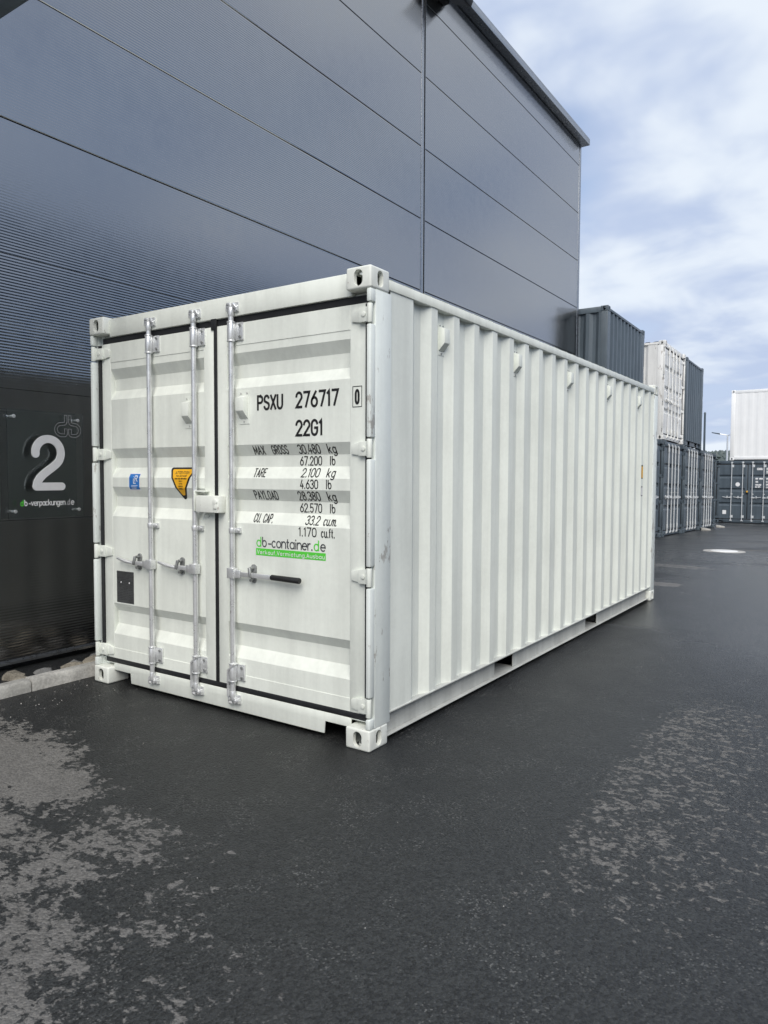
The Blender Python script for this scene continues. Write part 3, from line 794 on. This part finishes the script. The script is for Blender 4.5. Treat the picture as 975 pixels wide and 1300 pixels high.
# ------------------------------------------------------------------ the white container in front
W, L, H = 2.438, 6.058, 2.591
box = empty('shipping_container')
tag(box, 'white twenty-foot shipping container with lettered double doors, standing alone beside the anthracite hall', 'container')
shell(box, W, L, H, 'white_paint', 'white_post', 'rail_grey', cm='white_worn')
gaskets(box, W, H)
dl = door_leaf(box, .062, W/2-.0125, DOORP, 'white_paint', .095, .095)
dr = door_leaf(box, W/2+.0125, W-.068, DOORP, 'white_paint', .085, .108)
for z in (2.345, 1.635, .945, .235):
    hinge(dl, False, z, W, 'white_paint'); hinge(dr, True, z, W, 'white_paint')
rod(box, .612, (1.152,), H, -1, hl=.36, zh=.888)
rod(box, 1.049, (1.152,), H, -1, hl=.36, zh=.890)
rod(box, 1.383, (1.152,), H, 1, grip=True, hl=.555, zh=.890)
# shroud plates on the two inner lower brackets
for x in (1.049, 1.383):
    MB().prism([(x-.030, .12), (x-.030, .285), (x+.028, .335), (x+.034, .325), (x-.021, .278), (x-.021, .12)], (0, .004, 0), (1, 0, 0), (0, 0, 1), (0, .034, 0)).build('seal_guard', 'galvanised', box, bevel=.001, seg=1)
# lock box over the centre seam
lk = MB().box(1.092, 1.30, -.004, .056, 1.256, 1.362).build('lock_box', 'white_worn', box, bevel=.007)
MB().box(1.062, 1.072, .006, .057, 1.262, 1.392).box(1.062, 1.155, .012, .057, 1.384, 1.393).build('flange', 'white_paint', lk, bevel=.002)
MB().cyl((1.272, .0, 1.325), (1.272, -.013, 1.325), .019, n=16).box(1.258, 1.286, -.012, .0, 1.282, 1.325).build('hasp', 'white_worn', lk, bevel=.003)
MB().box(1.118, 1.160, .045, .058, 1.226, 1.240).build('tab', 'white_paint', lk, bevel=.002)
# vents on the doors
def vent(door, x, z0, z1):
    v = MB().box(x-.042, x+.042, .0585, .0612, z0, z1).build('vent', 'white_paint', door, bevel=.001, seg=1)
    MB().prism([(.0585, z0+.030), (.014, z0+.078), (.014, z1-.042), (.0585, z1-.030)], (x-.032, 0, 0), (0, 1, 0), (0, 0, 1), (.064, 0, 0)).build('hood', 'white_paint', v, bevel=.002)
    b = MB()
    for dx_, zq in ((-.025, z1-.015), (.025, z1-.015), (0, z0+.015)): b.cyl((x+dx_, .059, zq), (x+dx_, .0555, zq), .006, n=8)
    b.build('rivet', 'rail_grey', v)
vent(dr, 1.462, 1.800, 2.000); vent(dl, .975, 1.790, 1.995)
# door lettering laid on the pressed panel
def dfn(u, v, l):
    base = .0615+prof(DOORP, v) if u < W-.068-.108 else .058
    if v > 2.279: base = .0585
    return (u, base-l, v)
def line(parent, s, u0, u1, v0, h, sw, m_='ink', gap=.3, **k):
    q = MB(); text(q, s, u0, u1, v0, h, sw, dfn, gap, **k); return q.build('lettering', m_, parent, smooth=0, fixn=False)
line(dr, 'PSXU', 1.566, 1.775, 1.874, .094, .0145, gap=.42)
line(dr, '276717', 1.868, 2.184, 1.874, .097, .0145, gap=.42)
line(dr, '22G1', 1.868, 2.072, 1.713, .097, .0145, gap=.42)
line(dr, '0', 2.294, 2.327, 1.874, .084, .0135)
q = MB(); ribbon(q, [(2.281, 1.862), (2.281, 1.972), (2.341, 1.972), (2.341, 1.862), (2.281, 1.862)], .004, dfn, .0012, cap=False); q.build('check_digit_frame', 'ink', dr, smooth=0, fixn=False)
zc = [1.641, 1.574, 1.506, 1.440, 1.372, 1.303, 1.233, 1.166]; hh = .055; sw = .0066
rows = [('MAX GROSS', '30.480', 'kg'), ('', '67.200', 'lb'), ('TARE', '2.100', 'kg'), ('', '4.630', 'lb'), ('PAYLOAD', '28.380', 'kg'), ('', '62.570', 'lb'), ('CU. CAP.', '33.2', 'cu.m.'), ('', '1.170', 'cu.ft.')]
lw = {'MAX GROSS': .265, 'TARE': .102, 'PAYLOAD': .192, 'CU. CAP.': .158}
for z, (a_, b_, c_) in zip(zc, rows):
    sh = -.012 if z == zc[-1] else 0
    if a_ == 'MAX GROSS':
        line(dr, 'MAX', 1.520, 1.612, z-hh/2, hh, sw, gap=.42); line(dr, 'GROSS', 1.668, 1.796, z-hh/2, hh, sw, gap=.46)
    elif a_: line(dr, a_, 1.524, 1.524+lw[a_], z-hh/2, hh, sw, gap=.46)
    wn = .0305*len(b_.replace('.', ''))+.012
    line(dr, b_, 2.036-wn+sh, 2.036+sh, z-hh/2, hh, sw, gap=.40)
    wu = {'kg': .062, 'lb': .042, 'cu.m.': .098, 'cu.ft.': .100}[c_]
    u0 = {'kg': 2.088, 'lb': 2.090, 'cu.m.': 2.064, 'cu.ft.': 2.056}[c_]
    line(dr, c_, u0, u0+wu, z-hh/2, hh, sw, gap=.45)
# company logo
for s_, a_, b_, m_ in (('d', 1.556, 1.597, 'green'), ('b', 1.603, 1.641, 'ink_grey'), ('-container.', 1.650, 1.997, 'ink_grey'), ('d', 2.003, 2.043, 'green'), ('e', 2.051, 2.092, 'ink_grey')):
    line(dr, s_, a_, b_, 1.059, .064, .0078, m_, gap=.22)
MB().strip([(1.553, .0605, 1.0515), (1.553, .0605, 1.009)], (.538, 0, 0)).build('sticker', 'green', dr, smooth=0)
q = MB(); text(q, 'Verkauf.Vermietung.Ausbau', 1.562, 2.084, 1.0165, .026, .0034, lambda u, v, l: (u, .0602-l, v), gap=.42, lift=.0006, step=.008); q.build('lettering', 'ink_white', dr, smooth=0, fixn=False)
# warning sticker: black rounded triangle with a yellow field
def rowfill(mb, zs, fl, fr, lift, n=4):
    vs = []; 
    for z in zs:
        for i in range(n+1): vs.append(dfn(fl(z)+(fr(z)-fl(z))*i/n, z, lift))
    mb.add(vs, [(j*(n+1)+i, j*(n+1)+i+1, (j+1)*(n+1)+i+1, (j+1)*(n+1)+i) for j in range(len(zs)-1) for i in range(n)])
def tri(zt, zb_, xl, xr, xt, rr_, lift, m_, parent):
    k = lambda z: (zt-z)/(zt-zb_)
    def rc(z):   # rounding at top and tip
        a_ = zt-z; b_ = z-zb_
        q_ = 0
        if a_ < rr_: q_ = rr_-math.sqrt(max(0, rr_*rr_-(rr_-a_)**2))
        if b_ < rr_*.8: q_ = max(q_, (rr_*.8-math.sqrt(max(0, (rr_*.8)**2-(rr_*.8-b_)**2)))*.4)
        return q_
    fl_ = lambda z: min(xl+(xt-.012-xl)*k(z)+rc(z), xt); fr_ = lambda z: max(xr+(xt+.012-xr)*k(z)-rc(z), xt+.0005)
    zs = sorted({zt, zb_, *[zt-(zt-zb_)*i/30 for i in range(31)], *[z for z, _ in DOORP if zb_ < z < zt]}, reverse=True)
    q_ = MB(); rowfill(q_, zs, fl_, fr_, lift); return q_.build('sticker', m_, parent, smooth=0, fixn=False)
tri(1.541, 1.331, .747, 1.008, .884, .022, .0010, 'ink', dl)
tri(1.529, 1.357, .772, .983, .884, .012, .0018, 'yellow', dl)
for s_, zc_, wd, hq in (('ATTENTION', 1.506, .135, .020), ('THIS CONTAINER', 1.484, .105, .010), ('MUST BE REPAIRED', 1.467, .115, .010), ('ONLY', 1.450, .034, .010), ('WITH', 1.433, .034, .010), ('CORTEN', 1.416, .046, .010), ('STEEL', 1.400, .036, .010)):
    line(dl, s_, .880-wd/2, .880+wd/2, zc_-hq/2, hq, .0028 if hq > .015 else .0020, 'ink', gap=.35, lift=.0028)
# blue inspection sticker
zs = sorted({1.506, 1.382, *[1.506-.124*i/14 for i in range(15)], 1.472, 1.407}, reverse=True)
q = MB(); rowfill(q, zs, lambda z: .343, lambda z: .462, .0010); q.build('sticker', 'ink_white', dl, smooth=0, fixn=False)
zs2 = [z for z in zs if 1.386 <= z <= 1.502]
q = MB(); rowfill(q, zs2, lambda z: .348, lambda z: .457, .0018); q.build('sticker', 'blue', dl, smooth=0, fixn=False)
line(dl, 'L', .392, .420, 1.430, .050, .006, 'ink_white', lift=.0026); line(dl, 'R', .408, .440, 1.442, .045, .006, 'ink_white', lift=.0030)
q = MB()
for i, (a_, b_) in enumerate(((.372, .438), (.372, .428), (.372, .420))): ribbon(q, [(a_, 1.418-.010*i), (b_, 1.418-.010*i)], .003, dfn, .0026)
q.build('sticker_print', 'ink_white', dl, smooth=0, fixn=False)
# safety approval plate
pl = MB().box(.196, .384, .0585, .0612, .588, .812).build('data_plate', 'plate', dl, bevel=.001, seg=1)
q = MB(); rq = random.Random(5)
for i in range(18):
    z = .800-.0118*i; u = .206
    while u < .368:
        e = min(.374, u+rq.uniform(.008, .04))
        if rq.random() > .25: ribbon(q, [(u, z), (e, z)], .0022, lambda a_, b_, l: (a_, .0584-l, b_), .0004, cap=False)
        u = e+.006
q.build('plate_print', 'ink', pl, smooth=0, fixn=False)
q = MB()
for x in (.246, .338): q.cyl((x, .0590, .733), (x, .0570, .733), .0055, n=10)
q.build('rivet', 'ink_white', pl)
# side vents and side labels
for k, y_ in enumerate((.437+.279+.103, .437+.279*5+.103, .437+.279*9+.103, .437+.279*13+.103, .437+.279*17+.103)):
    xi = W-.010-.036
    v = MB().box(xi-.001, xi+.003, y_-.036, y_+.036, 2.235, 2.425).build('vent', 'white_paint', box, bevel=.001, seg=1)
    MB().prism([(xi+.002, 2.258), (xi+.046, 2.305), (xi+.046, 2.392), (xi+.002, 2.408)], (0, y_-.032, 0), (1, 0, 0), (0, 0, 1), (0, .064, 0)).build('hood', 'white_paint', v, bevel=.0015)
    MB().cyl((xi+.002, y_-.018, 2.415), (xi+.007, y_-.018, 2.415), .005, n=8).cyl((xi+.002, y_+.018, 2.415), (xi+.007, y_+.018, 2.415), .005, n=8).cyl((xi+.002, y_, 2.246), (xi+.008, y_, 2.246), .006, n=8).build('rivet', 'cast', v)
ridge = lambda k: .437+.279*k-.036
yr = ridge(18)
MB().box(W-.010, W-.0085, yr-.036, yr+.032, 1.475, 1.63).build('sticker', 'ink', box); MB().box(W-.0085, W-.0078, yr-.030, yr+.026, 1.484, 1.615).build('sticker', 'yellow', box)
MB().box(W-.010, W-.0085, yr-.034, yr+.030, 1.275, 1.385).build('sticker', 'ink', box); MB().box(W-.0085, W-.0078, yr-.028, yr+.024, 1.284, 1.376).build('sticker', 'ink_white', box)

# ------------------------------------------------------------------ background containers
TILT = Matrix.Rotation(-math.atan(.021), 4, 'X')
def place(root, x, y, rot=0, lift=0.0):
    """stand a container on the sloping yard; lift = height of what it is stacked on"""
    root.matrix_world = Matrix.Translation((x, y, zg(y))) @ TILT @ Matrix.Translation((0, 0, lift)) @ Matrix.Rotation(rot, 4, 'Z')
def simple_container(name, W, L, H, pm, doors=True, forks=(), first=.437, rodm='zinc_white', letters=None, end_pitch=.25, end_depth=.045):
    root = empty(name)
    shell(root, W, L, H, pm, pm, pm, forks=forks, blind=not doors, first=first, end_pitch=end_pitch, end_depth=end_depth)
    if doors:
        gaskets(root, W, 2.591)
        a_ = door_leaf(root, .062, W/2-.0125, DOORP2, pm, .085, .085); b_ = door_leaf(root, W/2+.0125, W-.068, DOORP2, pm, .085, .085)
        for z in (2.345, 1.635, .945, .235): hinge(a_, False, z, W, pm, False); hinge(b_, True, z, W, pm, False)
        for x, hd in ((W/2-.605, -1), (W/2-.19, -1), (W/2+.175, 1), (W/2+.59, 1)):
            rod(root, x, (1.20,), 2.591, hd, rodm, False, hl=.34, zh=1.06)
    return root
grp = 'slate containers in the bottom row of the stack'
XS = -.02
c1 = simple_container('shipping_container', 2.438, 6.058, 2.591, 'slate_paint')
place(c1, XS, 14.46, math.pi/2)
tag(c1, 'slate grey container with white lock rods, bottom row, beside the single white container', 'container', grp)
for y_, lb_ in ((17.06, 'slate grey container with white lock rods directly below the white container of the stack'), (19.64, 'slate grey container with white lock rods below the small plain slate one'), (22.20, 'slate grey container with white lock rods at the stack\'s far end, nothing on top')):
    c = copy_tree(c1); place(c, XS, y_, math.pi/2); tag(c, lb_, 'container', grp)
# two small ones beside the hall: one carries the other
c0 = simple_container('storage_container', 1.94, 2.99, 2.591, 'slate_paint', doors=False)
place(c0, -.30, 12.46, math.pi/2)
tag(c0, 'slate grey container hidden behind the white one, carrying the short slate container', 'container')
d1 = simple_container('storage_container', 2.438, 2.991, 2.591, 'slate_paint', first=.33, end_pitch=.28)
# its doors look down the yard, so the plain end faces the hall
d1.matrix_world = Matrix.Translation((-.20-2.438+2.438, 12.46+2.991, zg(12.46+2.991))) @ TILT @ Matrix.Translation((0, 0, 2.591)) @ Matrix.Rotation(math.pi, 4, 'Z')
tag(d1, 'short slate grey container with ribbed side, stacked high next to the hall corner', 'container')
wc = simple_container('shipping_container', 2.438, 6.058, 2.591, 'far_white', rodm='far_white')
place(wc, XS+.02, 16.74, math.pi/2, 2.591)
tag(wc, 'white container with white lock rods, stacked on the slate row', 'container')
d2 = simple_container('storage_container', 2.2, 2.438, 2.591, 'slate_paint', first=.30, forks=((.55, .85), (1.55, 1.85)))
d2.matrix_world = Matrix.Translation((XS, 19.5+2.438, zg(19.5+2.438))) @ TILT @ Matrix.Translation((0, 0, 2.591)) @ Matrix.Rotation(math.pi, 4, 'Z')
tag(d2, 'small slate grey container with plain ribbed side, stacked next to the white container with rods', 'container')
# the container closing the yard
fc = simple_container('shipping_container', 2.438, 6.058, 2.591, 'slate_paint')
FY = 29.9; FX = .297-1.219
place(fc, FX, FY, 0)
tag(fc, 'slate grey container with white lettering on its doors, under the tall plain white one', 'container')
def ffn(u, v, l): return (u, .0615+prof(DOORP2, v)-l-.001, v)
fdoors = [o for o in fc.children if o.name.split('.')[0] == 'door']
def fline(s, u0, u1, v0, h, sw_):
    q_ = MB(); text(q_, s, u0, u1, v0, h, sw_, ffn, gap=.35, lift=.001); q_.build('lettering', 'ink_white', fdoors[1], smooth=0, fixn=False)
fline('CXXU', 1.55, 1.77, 2.185, .10, .022); fline('29', 1.89, 2.0, 2.185, .10, .022); fline('22', 1.89, 2.0, 2.055, .10, .022)
fline('MAX', 1.50, 1.60, 1.80, .07, .016); fline('GROSS', 1.64, 1.79, 1.80, .07, .016); fline('TARE', 1.50, 1.61, 1.675, .07, .016)
fline('PAYLOAD', 1.50, 1.72, 1.55, .07, .016); fline('CU. CAP.', 1.50, 1.70, 1.47, .06, .016)
for k, s in enumerate(('30.480', '2.200', '28.280', '33.2')): fline(s, 1.89, 2.10, 1.80-.118*k, .07, .016)
q = MB(); q.cyl((.85, .0600, 1.60), (.85, .0585, 1.60), .085, n=24); q.build('sticker', 'ink_white', fdoors[0])
q = MB(); q.box(.30, .44, .057, .0605, .36, .52); q.build('data_plate', 'ink_white', fdoors[0])
q = MB(); q.box(1.16, 1.27, -.004, .055, 1.24, 1.36); lkb = q.build('lock_box', 'slate_paint', fc, bevel=.006)
MB().box(1.185, 1.240, -.035, -.0045, 1.27, 1.335).build('padlock', 'yellow', lkb, bevel=.006)
fw_ = simple_container('refrigerated_container', 2.438, 6.058, 2.896, 'clean_white', doors=False, end_pitch=.30, end_depth=.006)
place(fw_, FX+.52, FY+.02, 0, 2.591)
tag(fw_, 'plain bright white tall container stacked on the slate one that closes the yard', 'container')

# chocks by the row, lamp post, thin pole, shrub
for (x, y_), t_ in (((.03, 22.03), 'pale wooden block on the asphalt between the last two slate containers'), ((.03, 24.70), 'pale wooden block on the asphalt at the far end of the slate row')):
    o = MB().prism([(0, 0), (.28, 0), (.28, .04), (.10, .08), (0, .08)], (0, 0, 0), (1, 0, 0), (0, 0, 1), (0, .22, 0)).build('timber_block', 'concrete', bevel=.008)
    o.location = (x, y_, zg(y_)-.004); o.rotation_euler = (0, 0, .3); tag(o, t_, 'block')
LY = 62.6; lp = empty('street_lamp', Matrix.Translation((-5.57, LY, zg(LY))))
tag(lp, 'slim grey double-arm street lamp standing behind the white container at the yard end', 'street lamp')
ZT = 5.06-zg(LY)
MB().cyl((0, 0, 0), (0, 0, ZT), .11, .06, n=12).build('pole', 'galvanised', lp)
for s_ in (-1, 1):
    arm = MB().cyl((0, 0, ZT-.05), (s_*.65, -.2, ZT+.10), .035, n=8).build('arm', 'galvanised', lp)
    MB().prism([(0, -.05), (.62, .10), (.62, .17), (0, .06)], (s_*.55, -.35, ZT+.07), (s_, 0, 0), (0, 0, 1), (0, .28, 0)).build('lamp_head', 'slate_paint', arm, bevel=.01)
PY = 33.5; po = empty('slim_pole', Matrix.Translation((-2.04, PY, zg(PY)))); tag(po, 'thin dark pole rising behind the small slate container of the stack', 'pole')
zt = 4.50-zg(PY)
MB().cyl((0, 0, 0), (0, 0, zt), .055, .045, n=12).build('shaft', 'slate_paint', po)
MB().cyl((0, 0, zt-.01), (0, 0, zt+.06), .06, .03, n=12).build('cap', 'slate_paint', po)
MB().cyl((0, 0, -.02), (0, 0, .04), .14, n=16).build('base_plate', 'slate_paint', po)
SY = 46.0; sh = empty('shrub', Matrix.Translation((-2.75, SY, zg(SY)))); tag(sh, 'yellow-green young tree just showing beside the lamp post', 'tree')
MB().cyl((0, 0, -.05), (.05, 0, 2.2), .07, .035, n=8).cyl((.05, 0, 1.6), (.4, .2, 2.6), .03, .012, n=6).cyl((.05, 0, 1.5), (-.35, -.1, 2.5), .03, .012, n=6).cyl((.05, 0, 1.9), (.0, -.3, 2.9), .03, .012, n=6).build('trunk', 'bark', sh)
mb = MB(); q = random.Random(11)
for k in range(2200):
    d = Vector((q.gauss(0, 1), q.gauss(0, 1), q.gauss(0, 1))).normalized()*(q.random()**.45)
    c = Vector((d.x*.62, d.y*.62, 2.35+d.z*.9)); a_ = Vector((q.gauss(0, 1), q.gauss(0, 1), q.gauss(0, 1))).normalized(); b_ = a_.orthogonal().normalized()
    s_ = q.uniform(.03, .06); mb.add([c-a_*s_, c+b_*s_*.5, c+a_*s_, c-b_*s_*.5], [(0, 1, 2, 3)])
mb.build('crown', 'leaf', sh, smooth=0, fixn=False)
